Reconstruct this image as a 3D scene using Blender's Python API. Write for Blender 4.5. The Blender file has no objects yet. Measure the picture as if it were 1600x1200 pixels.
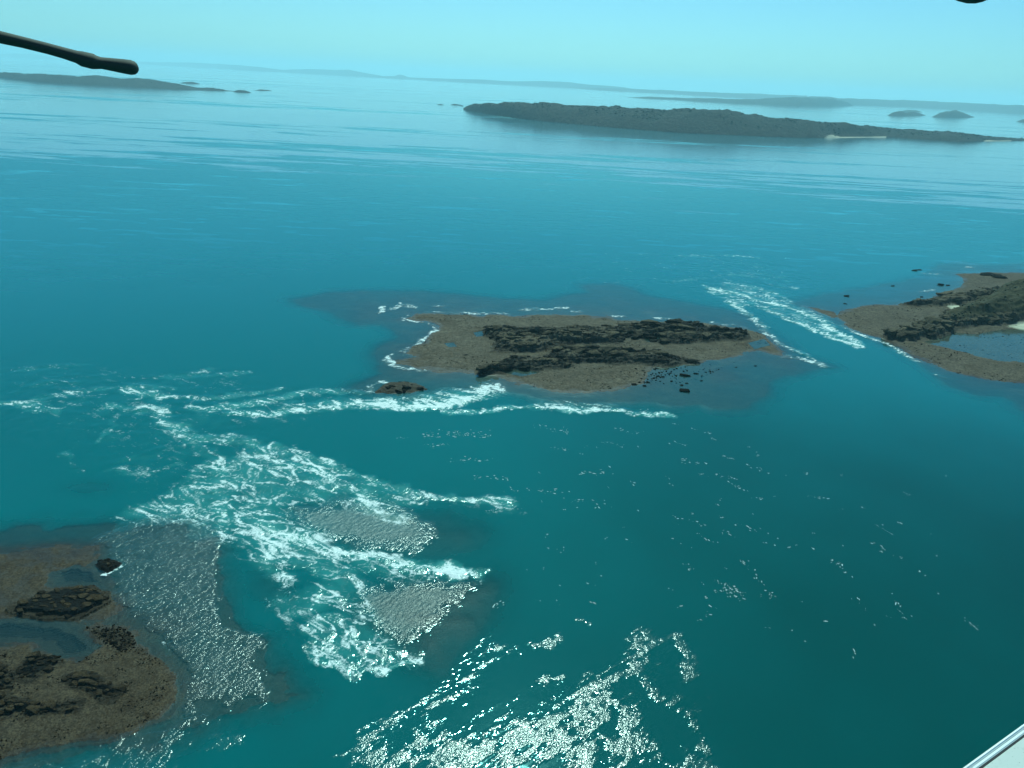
import bpy, bmesh, math, random
import numpy as np
from mathutils import Matrix, Vector

random.seed(7)
rng = np.random.default_rng(7)
C = bpy.context.scene.collection
scene = bpy.context.scene

# ------------------------------------------------------------------ camera
W, H, FPX, ALT = 1600.0, 1200.0, 1121.0, 150.0
def _cam_ray(px, py): return np.array([px - W / 2, H / 2 - py, -FPX])
_u = np.cross(_cam_ray(0, 84.0), _cam_ray(1600, 163.0)); _u /= np.linalg.norm(_u)
if _u[1] < 0: _u = -_u
_f = np.array([0, 0, -1.0]); _f = _f - _u * _f.dot(_u); _f /= np.linalg.norm(_f)
_r = np.cross(_f, _u)
RC = np.stack([_r, _f, _u])                       # camera axes -> world axes
CAM = np.array([0.0, 0.0, ALT])
def ray(px, py):
    d = RC @ _cam_ray(px, py); return d / np.linalg.norm(d)
def at(px, py, z=0.0):
    d = ray(px, py); return CAM + d * ((z - ALT) / d[2])
def near(px, py, dist): return CAM + ray(px, py) * dist
def poly(pts, z=0.0): return np.array([at(x, y, z)[:2] for x, y in pts])

cam_d = bpy.data.cameras.new('camera'); cam = bpy.data.objects.new('camera', cam_d); C.objects.link(cam)
cam_d.sensor_width = 36.0; cam_d.lens = FPX / W * 36.0
cam_d.clip_start = 0.1; cam_d.clip_end = 200000.0
_m = Matrix.Identity(4)
for i in range(3):
    for j in range(3): _m[i][j] = RC[i, j]
    _m[i][3] = CAM[i]
cam.matrix_world = _m
scene.camera = cam

# ------------------------------------------------------------------ light
_s = ray(800, 1250.0); SUN = np.array([_s[0], _s[1], -_s[2]])
SUN_EL = math.asin(SUN[2]); SUN_AZ = math.atan2(SUN[0], SUN[1])
world = bpy.data.worlds.new('World'); scene.world = world; world.use_nodes = True
nt = world.node_tree; nt.nodes.clear()
sky = nt.nodes.new('ShaderNodeTexSky'); sky.sky_type = 'NISHITA'; sky.sun_disc = False
sky.sun_elevation = SUN_EL; sky.sun_rotation = SUN_AZ; sky.altitude = 0; sky.air_density = 1.0; sky.dust_density = 0.6; sky.ozone_density = 2.0
tint = nt.nodes.new('ShaderNodeMix'); tint.data_type = 'RGBA'; tint.blend_type = 'MULTIPLY'
tint.inputs[0].default_value = 1.0; tint.inputs[7].default_value = (0.43, 0.97, 1.15, 1)
bg = nt.nodes.new('ShaderNodeBackground'); bg.inputs[1].default_value = 0.10
out = nt.nodes.new('ShaderNodeOutputWorld')
nt.links.new(sky.outputs[0], tint.inputs[6]); nt.links.new(tint.outputs[2], bg.inputs[0]); nt.links.new(bg.outputs[0], out.inputs[0])
sd = bpy.data.lights.new('sun', 'SUN'); sd.energy = 4.7; sd.angle = math.radians(0.53); sd.color = (0.66, 1.0, 0.87)
so = bpy.data.objects.new('sun', sd); C.objects.link(so); so.location = (0, 0, 400)
so.rotation_euler = Vector(SUN).to_track_quat('Z', 'Y').to_euler()
vs = scene.view_settings; vs.view_transform = 'Standard'; vs.look = 'None'; vs.gamma = 1.0; vs.use_curve_mapping = False; vs.exposure = 0.0
scene.render.engine = 'CYCLES'
cy = scene.cycles
cy.use_denoising = True; cy.max_bounces = 4; cy.diffuse_bounces = 2; cy.glossy_bounces = 2; cy.transparent_max_bounces = 12; cy.volume_bounces = 1
cy.sample_clamp_indirect = 6.0; cy.sample_clamp_direct = 0.0; cy.use_adaptive_sampling = True; cy.adaptive_threshold = 0.02; cy.adaptive_min_samples = 16

# ------------------------------------------------------------------ helpers
def _hash(ix, iy, seed):
    h = (ix.astype(np.int64) * 374761393 + iy.astype(np.int64) * 668265263 + seed * 974634777) & 0xFFFFFFFF
    h = ((h ^ (h >> 13)) * 1274126177) & 0xFFFFFFFF
    h = h ^ (h >> 16)
    return (h & 0xFFFFFF) / float(0xFFFFFF)
def vnoise(x, y, seed=0):
    x = np.asarray(x, float); y = np.asarray(y, float)
    ix = np.floor(x); iy = np.floor(y); fx = x - ix; fy = y - iy
    fx = fx * fx * fx * (fx * (fx * 6 - 15) + 10); fy = fy * fy * fy * (fy * (fy * 6 - 15) + 10)
    a = _hash(ix, iy, seed); b = _hash(ix + 1, iy, seed); c = _hash(ix, iy + 1, seed); d = _hash(ix + 1, iy + 1, seed)
    return (a * (1 - fx) + b * fx) * (1 - fy) + (c * (1 - fx) + d * fx) * fy
def fbm(x, y, seed=0, oct=5, gain=0.5):
    s = 0; a = 1; t = 0
    for i in range(oct):
        s = s + a * vnoise(x * 2 ** i + 17.3 * i, y * 2 ** i - 9.1 * i, seed + i); t += a; a *= gain
    return s / t                                   # 0..1
def ridged(x, y, seed=0, oct=5):
    s = 0; a = 1; t = 0
    for i in range(oct):
        s = s + a * (1 - np.abs(2 * vnoise(x * 2 ** i + 5.3 * i, y * 2 ** i + 3.7 * i, seed + i) - 1)); t += a; a *= 0.5
    return s / t
def sstep(a, b, x):
    t = np.clip((x - a) / (b - a), 0, 1); return t * t * (3 - 2 * t)
def dist_line(P, X, Y, closed=False):
    d = np.full(X.shape, 1e9); n = len(P)
    for i in range(n if closed else n - 1):
        ax, ay = P[i]; bx, by = P[(i + 1) % n]
        ex, ey = bx - ax, by - ay; L = ex * ex + ey * ey + 1e-12
        t = np.clip(((X - ax) * ex + (Y - ay) * ey) / L, 0, 1)
        d = np.minimum(d, (X - ax - t * ex) ** 2 + (Y - ay - t * ey) ** 2)
    return np.sqrt(d)
def sdf(P, X, Y):                                  # positive inside
    ins = np.zeros(X.shape, bool); n = len(P)
    for i in range(n):
        ax, ay = P[i]; bx, by = P[(i + 1) % n]
        if ay == by: continue
        c = ((ay > Y) != (by > Y)) & (X < (bx - ax) * (Y - ay) / (by - ay) + ax)
        ins ^= c
    d = dist_line(P, X, Y, True)
    return np.where(ins, d, -d)
def sdf_box(P, X, Y, pad=80.0):                    # sdf evaluated only near the polygon, far away = -pad
    o = np.full(X.shape, -pad)
    m = (X > P[:, 0].min() - pad) & (X < P[:, 0].max() + pad) & (Y > P[:, 1].min() - pad) & (Y < P[:, 1].max() + pad)
    o[m] = np.maximum(sdf(P, X[m], Y[m]), -pad); return o
def line_box(P, X, Y, pad=40.0):
    o = np.full(X.shape, pad)
    m = (X > P[:, 0].min() - pad) & (X < P[:, 0].max() + pad) & (Y > P[:, 1].min() - pad) & (Y < P[:, 1].max() + pad)
    o[m] = np.minimum(dist_line(P, X[m], Y[m]), pad); return o

def mesh_np(name, V, F, smooth=True, attrs=None):
    V = np.ascontiguousarray(V, dtype=np.float32); F = np.ascontiguousarray(F, dtype=np.int32)
    me = bpy.data.meshes.new(name); k = F.shape[1]
    me.vertices.add(len(V)); me.vertices.foreach_set('co', V.ravel())
    me.loops.add(F.size); me.loops.foreach_set('vertex_index', F.ravel())
    me.polygons.add(len(F)); me.polygons.foreach_set('loop_start', np.arange(0, F.size, k, dtype=np.int32))
    me.polygons.foreach_set('loop_total', np.full(len(F), k, dtype=np.int32))
    me.update(calc_edges=True); me.validate()
    if smooth: me.polygons.foreach_set('use_smooth', np.ones(len(me.polygons), bool))
    for an, av in (attrs or {}).items():
        a = me.attributes.new(an, 'FLOAT', 'POINT'); a.data.foreach_set('value', np.ascontiguousarray(av, dtype=np.float32))
    return me
def link(name, me, mat, parent=None, kind=None, label=None, cat=None, group=None):
    o = bpy.data.objects.new(name, me); C.objects.link(o)
    if me is not None and mat is not None and not me.materials: me.materials.append(mat)
    if parent is not None: o.parent = parent
    if kind: o['kind'] = kind
    if label: o['label'] = label
    if cat: o['category'] = cat
    if group: o['group'] = group
    return o
def empty(name, loc, label, cat, group=None):
    o = link(name, None, None, label=label, cat=cat, group=group); o.location = loc; return o
def grid_faces(nr, nc, keep=None):
    i = np.arange(nr * nc).reshape(nr, nc)
    F = np.stack([i[:-1, :-1], i[:-1, 1:], i[1:, 1:], i[1:, :-1]], -1).reshape(-1, 4)
    return F if keep is None else F[keep[F].any(1)]
def compact(V, F, attrs):
    used = np.unique(F); m = -np.ones(len(V), int); m[used] = np.arange(len(used))
    return V[used], m[F], {k: v[used] for k, v in attrs.items()}

# ------------------------------------------------------------------ material helpers
class NG:
    def __init__(s, name):
        s.m = bpy.data.materials.new(name); s.m.use_nodes = True; s.t = s.m.node_tree; s.t.nodes.clear()
        s.out = s.n('ShaderNodeOutputMaterial'); s.geo = s.n('ShaderNodeNewGeometry')
    def n(s, t): return s.t.nodes.new(t)
    def set(s, sock, v):
        if isinstance(v, bpy.types.NodeSocket): s.t.links.new(v, sock)
        elif isinstance(v, tuple) and sock.type == 'RGBA' and len(v) == 3: sock.default_value = (*v, 1)
        else: sock.default_value = v
    @property
    def pos(s): return s.geo.outputs['Position']
    def math(s, op, a, b=0.0, c=0.0, clamp=False):
        n = s.n('ShaderNodeMath'); n.operation = op; n.use_clamp = clamp
        s.set(n.inputs[0], a); s.set(n.inputs[1], b); s.set(n.inputs[2], c); return n.outputs[0]
    def vmul(s, v, k):
        n = s.n('ShaderNodeVectorMath'); n.operation = 'MULTIPLY'; s.set(n.inputs[0], v); s.set(n.inputs[1], k); return n.outputs[0]
    def rot(s, v, ang):
        n = s.n('ShaderNodeVectorRotate'); n.rotation_type = 'Z_AXIS'; s.set(n.inputs['Vector'], v); n.inputs['Angle'].default_value = ang; return n.outputs[0]
    def vadd(s, a, b):
        n = s.n('ShaderNodeVectorMath'); n.operation = 'ADD'; s.set(n.inputs[0], a); s.set(n.inputs[1], b); return n.outputs[0]
    def noise(s, v, scale, detail=4.0, rough=0.55, dist=0.0, lac=2.0, col=False):
        n = s.n('ShaderNodeTexNoise'); s.set(n.inputs['Vector'], v); n.inputs['Scale'].default_value = scale
        n.inputs['Detail'].default_value = detail; n.inputs['Roughness'].default_value = rough; n.inputs['Distortion'].default_value = dist
        n.inputs['Lacunarity'].default_value = lac
        return n.outputs['Color' if col else 0]
    def voro(s, v, scale, feature='F1', rnd=1.0):
        n = s.n('ShaderNodeTexVoronoi'); n.feature = feature; s.set(n.inputs['Vector'], v); n.inputs['Scale'].default_value = scale
        n.inputs['Randomness'].default_value = rnd; return n.outputs['Distance']
    def mr(s, v, a, b, c=0.0, d=1.0, smooth=True):
        n = s.n('ShaderNodeMapRange'); n.interpolation_type = 'SMOOTHSTEP' if smooth else 'LINEAR'; n.clamp = True
        s.set(n.inputs[0], v); s.set(n.inputs[1], a); s.set(n.inputs[2], b); s.set(n.inputs[3], c); s.set(n.inputs[4], d); return n.outputs[0]
    def mix(s, f, a, b, mode='MIX'):
        n = s.n('ShaderNodeMix'); n.data_type = 'RGBA'; n.blend_type = mode
        s.set(n.inputs[0], f); s.set(n.inputs[6], a); s.set(n.inputs[7], b); return n.outputs[2]
    def attr(s, name):
        n = s.n('ShaderNodeAttribute'); n.attribute_name = name; return n.outputs['Fac']
    def xyz(s, v):
        n = s.n('ShaderNodeSeparateXYZ'); s.set(n.inputs[0], v); return n.outputs
    def bump(s, h, strength, dist=1.0, normal=None):
        n = s.n('ShaderNodeBump'); s.set(n.inputs['Height'], h); s.set(n.inputs['Strength'], strength); s.set(n.inputs['Distance'], dist)
        if normal is not None: s.set(n.inputs['Normal'], normal)
        return n.outputs[0]
    def principled(s, col, rough=0.8, normal=None, spec=0.3, metal=0.0):
        n = s.n('ShaderNodeBsdfPrincipled'); s.set(n.inputs['Base Color'], col); s.set(n.inputs['Roughness'], rough)
        s.set(n.inputs['Metallic'], metal); s.set(n.inputs['Specular IOR Level'], spec)
        if normal is not None: s.set(n.inputs['Normal'], normal)
        return n.outputs[0]
    def mixs(s, f, a, b):
        n = s.n('ShaderNodeMixShader'); s.set(n.inputs[0], f); s.set(n.inputs[1], a); s.set(n.inputs[2], b); return n.outputs[0]
    def done(s, sh): s.t.links.new(sh, s.out.inputs['Surface']); return s.m

FLOW = math.radians(-28)
def water_material(open_sea):
    """one sea, two states: the tide-worked water round the islands, and the wind-streaked sound beyond"""
    g = NG('open_sea_water' if open_sea else 'tidal_water'); P = g.pos; x, y, z = g.xyz(P)
    dist = g.math('SQRT', g.math('ADD', g.math('MULTIPLY', x, x), g.math('MULTIPLY', y, y)))
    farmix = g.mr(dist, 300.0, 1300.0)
    if open_sea:
        # patches of wind ripple and slick, stretched across the sound
        st1 = g.noise(g.vmul(g.rot(P, math.radians(4)), (0.16, 1.0, 1.0)), 0.016, 6.0, 0.74)
        st2 = g.noise(g.vmul(g.rot(P, math.radians(-7)), (0.10, 1.0, 1.0)), 0.0026, 5.0, 0.6)
        slick0 = g.math('ADD', g.mr(dist, 900.0, 1900.0, -0.34, 0.26, False), g.math('ADD', g.math('MULTIPLY', g.math('SUBTRACT', st1, 0.5), 1.7), g.math('MULTIPLY', g.math('SUBTRACT', st2, 0.5), 1.5)))
        slick = g.mr(slick0, -0.06, 0.12)
        ripple = g.math('MULTIPLY', g.math('SUBTRACT', 1.0, slick), farmix)
        st3 = g.noise(g.vmul(P, (0.22, 1.0, 1.0)), 0.035, 4.0, 0.6)
        ripple = g.math('MULTIPLY', ripple, g.mr(st3, 0.56, 0.68, 1.0, 0.1))
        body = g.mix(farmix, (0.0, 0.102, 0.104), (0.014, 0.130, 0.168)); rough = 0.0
        hgt = g.noise(g.vmul(P, (0.5, 1.0, 1.0)), 0.10, 3.0, 0.6); nor = g.bump(hgt, 1.0, 0.35)
    else:
        foam = g.attr('foam'); rough = g.attr('rough'); opac = g.attr('opacity'); hue = g.attr('hue'); air = g.attr('air')
        # foam: the field already carries its lace; the shader breaks it into frothy grain
        n3 = g.noise(g.vmul(g.rot(P, -FLOW), (0.45, 1.0, 1.0)), 1.6, 4.0, 0.7)
        thr = g.math('SUBTRACT', 1.0, g.math('MULTIPLY', g.math('ABSOLUTE', g.math('SUBTRACT', n3, 0.5)), 7.0), clamp=True)
        grain = g.math('ADD', g.math('MULTIPLY', g.math('SUBTRACT', thr, 0.55), 0.50), g.math('MULTIPLY', g.math('SUBTRACT', n3, 0.5), 0.45))
        cover = g.mr(g.math('ADD', foam, grain), 0.44, 1.05, 0.0, 0.95)
        cover = g.math('MULTIPLY', cover, g.mr(foam, 0.04, 0.22), clamp=True)
        ripple = g.math('MULTIPLY', farmix, g.math('SUBTRACT', 1.0, g.math('MULTIPLY', g.attr('slick'), 0.9)))
        wl_a = g.noise(g.vmul(g.rot(P, math.radians(30)), (1.0, 0.42, 1.0)), 0.88, 1.0, 0.5)
        wl_b = g.noise(P, 3.0, 1.0, 0.5); calm = g.noise(g.vmul(P, (0.6, 1.0, 1.0)), 0.2, 2.0, 0.6)
        wl = g.math('ADD', wl_a, g.math('MULTIPLY', wl_b, 0.45))
        hgt = g.math('ADD', g.math('MULTIPLY', wl, g.math('ADD', g.math('MINIMUM', rough, 0.6), 0.012)), g.math('MULTIPLY', calm, 0.10))
        nor = g.bump(hgt, 1.0, 0.5)
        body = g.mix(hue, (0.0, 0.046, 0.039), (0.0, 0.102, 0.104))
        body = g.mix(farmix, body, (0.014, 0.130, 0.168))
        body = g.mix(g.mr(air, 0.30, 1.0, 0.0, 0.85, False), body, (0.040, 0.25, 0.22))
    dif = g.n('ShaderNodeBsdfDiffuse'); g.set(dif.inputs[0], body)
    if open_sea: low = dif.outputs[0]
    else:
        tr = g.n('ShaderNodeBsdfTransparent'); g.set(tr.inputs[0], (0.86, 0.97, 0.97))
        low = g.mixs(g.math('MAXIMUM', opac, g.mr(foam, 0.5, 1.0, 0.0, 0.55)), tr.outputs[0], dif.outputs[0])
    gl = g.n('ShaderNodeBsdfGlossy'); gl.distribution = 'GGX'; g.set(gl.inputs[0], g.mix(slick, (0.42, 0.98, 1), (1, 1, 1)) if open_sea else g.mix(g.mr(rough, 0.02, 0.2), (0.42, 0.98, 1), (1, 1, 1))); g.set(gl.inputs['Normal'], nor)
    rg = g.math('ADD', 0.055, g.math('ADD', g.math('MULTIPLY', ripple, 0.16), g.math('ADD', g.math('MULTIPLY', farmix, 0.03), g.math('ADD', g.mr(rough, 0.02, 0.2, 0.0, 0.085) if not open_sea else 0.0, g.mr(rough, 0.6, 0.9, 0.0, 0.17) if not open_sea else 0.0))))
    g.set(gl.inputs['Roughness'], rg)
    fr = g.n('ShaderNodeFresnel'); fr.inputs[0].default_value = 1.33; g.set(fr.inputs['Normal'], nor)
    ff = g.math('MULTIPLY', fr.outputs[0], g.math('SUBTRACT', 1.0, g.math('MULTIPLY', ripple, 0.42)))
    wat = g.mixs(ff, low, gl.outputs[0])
    if open_sea: return g.done(wat)
    fo = g.n('ShaderNodeBsdfDiffuse'); g.set(fo.inputs[0], (0.70, 0.72, 0.70)); g.set(fo.inputs['Normal'], nor)
    return g.done(g.mixs(cover, wat, fo.outputs[0]))

def flat_material(name, tone, dark, pale, scale=1.0, wet_top=0.16):
    g = NG(name); P = g.pos; x, y, z = g.xyz(P)
    rock = g.attr('rock'); sand = g.attr('sand'); green = g.attr('green')
    big = g.noise(P, 0.045 * scale, 5.0, 0.6, 0.4); mid = g.noise(P, 0.35 * scale, 5.0, 0.65); fine = g.noise(P, 1.1 * scale, 4.0, 0.75)
    col = g.mix(g.mr(big, 0.32, 0.68), tone, pale)
    col = g.mix(g.mr(mid, 0.42, 0.66, 0.0, 0.7), col, dark)
    col = g.mix(g.mr(fine, 0.50, 0.62, 0.0, 0.85), col, tuple(c * 0.30 for c in dark))
    col = g.mix(g.mr(fine, 0.44, 0.32, 0.0, 0.6), col, tuple(c * 1.8 for c in pale))
    weed = g.noise(g.vmul(P, (0.7, 1.0, 1.0)), 0.11 * scale, 5.0, 0.68, 0.6)
    col = g.mix(g.mr(weed, 0.54, 0.66, 0.0, 0.62), col, (dark[0] * 0.9, dark[1] * 0.75, dark[2] * 0.55))
    col = g.mix(g.mr(weed, 0.42, 0.30, 0.0, 0.45), col, tuple(c * 1.35 for c in pale))
    rk = g.mix(g.mr(g.math('ADD', z, g.math('MULTIPLY', g.math('SUBTRACT', mid, 0.5), 6.0)), 1.9, 6.0), (0.007, 0.0055, 0.004), (0.110, 0.080, 0.050))  # ledge rock: lit tops and shaded flanks put into the colour by height
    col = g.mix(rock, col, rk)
    gr = g.mix(g.mr(mid, 0.35, 0.65), (0.026, 0.024, 0.009), (0.066, 0.050, 0.024))
    gr = g.mix(g.mr(fine, 0.45, 0.7), gr, (0.012, 0.013, 0.005))
    col = g.mix(green, col, gr)
    col = g.mix(sand, col, (0.46, 0.42, 0.31))
    wz = g.math('ADD', z, g.math('MULTIPLY', g.math('SUBTRACT', mid, 0.5), 0.35))
    wet = g.mr(g.math('ADD', wz, g.math('MULTIPLY', g.math('SUBTRACT', big, 0.5), 0.9)), wet_top + 0.12, -0.02)
    col = g.mix(g.math('MULTIPLY', wet, g.mr(weed, 0.35, 0.62, 0.35, 0.72)), col, (0.022, 0.017, 0.013))
    rg = g.mr(wet, 0.0, 1.0, 0.85, 0.35)
    h = g.math('ADD', g.math('MULTIPLY', mid, 0.7), g.math('MULTIPLY', fine, 0.35))
    nor = g.bump(h, 0.8, g.math('ADD', 0.35, g.math('MULTIPLY', rock, 0.8)))
    return g.done(g.principled(col, rg, nor, 0.12))

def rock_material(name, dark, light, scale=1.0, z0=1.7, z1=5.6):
    """near-black low, tan on top: shaded faces and sunlit tops painted by height"""
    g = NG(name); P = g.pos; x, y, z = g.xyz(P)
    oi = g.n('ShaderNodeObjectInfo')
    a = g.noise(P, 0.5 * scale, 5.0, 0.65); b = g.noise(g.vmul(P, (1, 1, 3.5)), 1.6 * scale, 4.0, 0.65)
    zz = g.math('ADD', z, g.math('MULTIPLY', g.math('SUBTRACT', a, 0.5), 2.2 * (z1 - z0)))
    tone = g.mr(zz, z0, z1)  # height ramp imitating sun on the tops, shade on the faces
    col = g.mix(tone, dark, light)
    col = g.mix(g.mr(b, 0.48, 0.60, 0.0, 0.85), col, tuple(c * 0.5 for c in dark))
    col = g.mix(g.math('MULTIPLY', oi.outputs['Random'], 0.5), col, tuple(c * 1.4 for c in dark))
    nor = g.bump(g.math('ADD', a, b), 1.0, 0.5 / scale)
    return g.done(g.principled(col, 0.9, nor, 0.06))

def hill_material(name):
    g = NG(name); P = g.pos; x, y, z = g.xyz(P)
    big = g.noise(P, 0.012, 5.0, 0.6, 0.3); mid = g.noise(P, 0.05, 5.0, 0.7); fine = g.noise(P, 0.16, 4.0, 0.7)
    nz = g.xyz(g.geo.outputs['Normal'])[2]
    col = g.mix(g.mr(big, 0.35, 0.65), (0.013, 0.014, 0.008), (0.026, 0.020, 0.013))
    col = g.mix(g.mr(mid, 0.46, 0.60, 0.0, 0.85), col, (0.006, 0.007, 0.004))
    col = g.mix(g.mr(fine, 0.52, 0.64, 0.0, 0.6), col, (0.15, 0.125, 0.10))
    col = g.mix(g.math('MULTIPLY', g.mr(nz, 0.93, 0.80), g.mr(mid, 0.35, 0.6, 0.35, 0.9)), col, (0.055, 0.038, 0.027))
    col = g.mix(g.mr(g.math('ADD', z, g.math('MULTIPLY', mid, 6.0)), 7.5, 4.5), col, (0.022, 0.016, 0.012))
    col = g.mix(g.attr('sand'), col, (0.50, 0.43, 0.32))
    nor = g.bump(g.math('ADD', g.math('MULTIPLY', mid, 2.0), g.math('MULTIPLY', fine, 0.5)), 1.0, 8.0)
    return g.done(g.principled(col, 0.9, nor, 0.15))

def leaf_material(name, a, b):
    g = NG(name); n = g.noise(g.pos, 0.2, 3.0, 0.6)
    return g.done(g.principled(g.mix(g.mr(n, 0.35, 0.65), a, b), 0.8, None, 0.2))

M_WATER = water_material(False); M_OPEN = water_material(True)
M_FLAT_C = flat_material('grey_tidal_flat', (0.090, 0.064, 0.041), (0.046, 0.033, 0.020), (0.116, 0.088, 0.060), 1.0)
M_FLAT_R = flat_material('brown_tidal_flat', (0.088, 0.063, 0.040), (0.045, 0.031, 0.020), (0.110, 0.082, 0.055), 0.9)
M_FLAT_L = flat_material('umber_reef_flat', (0.056, 0.037, 0.021), (0.028, 0.018, 0.010), (0.080, 0.056, 0.034), 2.0, 0.10)
M_SHOAL = flat_material('shoal_sediment', (0.024, 0.014, 0.011), (0.014, 0.008, 0.006), (0.032, 0.020, 0.015), 1.0, -9.0)
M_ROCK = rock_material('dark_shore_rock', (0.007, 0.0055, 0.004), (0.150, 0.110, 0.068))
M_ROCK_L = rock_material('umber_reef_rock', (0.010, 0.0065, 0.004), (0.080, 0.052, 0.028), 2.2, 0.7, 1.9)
M_HILL = hill_material('far_scrub_hillside')
M_SCRUB = leaf_material('scrub_leaves', (0.012, 0.014, 0.005), (0.032, 0.031, 0.013))

# ------------------------------------------------------------------ outlines, traced on the ground
CEN_LAND = poly([(627,500),(645,490),(670,489),(725,490),(800,492),(875,491),(950,494),(975,499),(1012,501),(1075,502),(1150,510),(1175,516),(1195,522),(1210,535),(1227,550),(1225,559),(1202,555),(1182,548),(1150,557),(1112,564),(1092,570),(1050,573),(1022,573),(1015,590),(1005,600),(985,603),(950,610),(900,616),(862,614),(832,605),(820,600),(775,592),(750,587),(725,585),(700,581),(675,577),(650,575),(617,566),(615,560),(647,557),(630,552),(645,540),(657,537),(666,527),(672,520),(687,516),(685,510),(665,505),(642,501)])
CEN_SHELF = poly([(460,468),(520,458),(600,455),(650,456),(725,461),(787,469),(850,470),(900,461),(925,457),(912,447),(950,443),(982,450),(1010,462),(1050,470),(1125,482),(1170,495),(1187,510),(1215,532),(1245,556),(1295,572),(1262,577),(1225,585),(1200,595),(1195,615),(1172,627),(1170,637),(1112,637),(1095,631),(1050,630),(975,626),(900,628),(860,624),(800,612),(740,606),(700,602),(676,608),(640,618),(580,616),(555,604),(575,594),(604,585),(587,552),(595,540),(625,527),(622,517),(600,507),(550,503),(520,488),(470,474)])
CEN_ROCK_A = poly([(750,521),(765,516),(825,517),(875,517),(937,517),(1000,507),(1062,502),(1100,512),(1162,517),(1175,532),(1150,532),(1075,537),(1000,540),(950,540),(900,542),(825,552),(770,552),(775,540),(762,530)])
CEN_ROCK_B = poly([(752,585),(757,575),(800,562),(875,552),(950,540),(975,550),(1025,550),(1062,560),(1092,567),(1050,570),(975,570),(900,574),(837,581),(800,579),(775,587)])
RGT_LAND = poly([(1800,426),(1600,426),(1550,425),(1492,428),(1504,437),(1506,444),(1487,452),(1465,461),(1450,467),(1410,476),(1360,474),(1340,479),(1312,486),(1307,495),(1322,505),(1320,510),(1350,522),(1375,530),(1400,542),(1425,559),(1440,564),(1465,574),(1500,585),(1530,592),(1600,601),(1800,622)])
RGT_SPIT = poly([(1257,479),(1280,482),(1307,489),(1311,496),(1300,497),(1290,492),(1275,485)])
RGT_SHELF = poly([(1800,405),(1600,413),(1550,415),(1495,410),(1470,414),(1437,435),(1400,442),(1340,452),(1300,459),(1240,472),(1260,481),(1290,496),(1318,512),(1350,525),(1400,544),(1438,566),(1465,587),(1487,602),(1525,615),(1562,616),(1587,625),(1600,640),(1700,700),(1850,740)])
RGT_HILL = poly([(1800,446),(1600,446),(1557,456),(1540,470),(1525,477),(1512,482),(1490,492),(1472,497),(1462,507),(1430,509),(1425,513),(1380,525),(1382,530),(1412,532),(1470,529),(1487,517),(1512,512),(1562,510),(1600,507),(1800,505)])
RGT_RIDGE = poly([(1410,477),(1450,470),(1487,466),(1525,458),(1562,453),(1550,466),(1525,474),(1475,479),(1425,480)])
RGT_POOL = poly([(1450,537),(1487,521),(1532,524),(1575,517),(1620,516),(1800,520),(1800,590),(1650,576),(1600,567),(1550,562),(1512,552),(1475,543)])
RGT_SANDS = [poly([(1482,480),(1517,478),(1505,486),(1490,486)]), poly([(1578,513),(1600,508),(1680,508),(1680,518),(1600,517)])]
LFT_LAND = poly([(-160,985),(0,1007),(35,1002),(59,1011),(120,1030),(150,1012),(132,985),(150,976),(182,976),(210,993),(241,1011),(266,1032),(280,1049),(287,1077),(280,1095),(252,1123),(210,1140),(157,1158),(87,1172),(0,1193),(-160,1230)])
LFT_SHELF = poly([(-260,850),(0,836),(35,828),(70,822),(110,824),(157,822),(196,827),(290,820),(332,850),(345,900),(355,950),(385,1000),(410,1050),(444,1086),(402,1109),(315,1130),(245,1158),(140,1182),(0,1230),(-260,1290)])
LFT_SAND = poly([(-200,872),(0,862),(70,854),(150,856),(150,880),(130,892),(80,897),(75,912),(150,922),(185,935),(185,965),(140,972),(60,962),(0,965),(-160,970)])
LFT_POOLS = [poly([(-120,970),(0,973),(50,971),(105,985),(140,1008),(132,1022),(95,1022),(62,1003),(0,996),(-120,986)]), poly([(80,897),(120,886),(150,897),(163,916),(100,911)])]
LFT_SLAB = poly([(17,955),(63,930),(140,922),(164,927),(166,941),(140,958),(115,967),(70,965),(24,960)])
LFT_STRATA = [poly([(25,1060),(45,1030),(90,1022),(97,1035),(80,1048),(50,1068)]), poly([(101,1060),(130,1053),(150,1062),(189,1078),(185,1093),(150,1090),(105,1072)]), poly([(0,1098),(60,1104),(122,1100),(122,1112),(60,1118),(0,1122)]), poly([(-30,1040),(10,1045),(20,1090),(-30,1100)])]
LFT_RUBBLE = poly([(136,980),(182,976),(210,993),(215,1010),(190,1020),(160,1005)])
SHOAL_B = poly([(560,945),(600,918),(640,905),(720,912),(776,905),(766,950),(735,985),(692,1044),(655,1032),(620,1000)])
SHOAL_C = poly([(465,795),(520,785),(560,785),(650,800),(700,800),(762,832),(740,850),(680,866),(600,866),(520,848)])
SHOAL_D = poly([(395,895),(430,890),(452,920),(430,940),(405,930)])
SHOAL_E = poly([(108,762),(135,755),(165,758),(160,766),(125,768)])
SHOALS = [(SHOAL_B, 0.42), (SHOAL_C, 0.85), (SHOAL_D, 0.9), (SHOAL_E, 1.3)]

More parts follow.
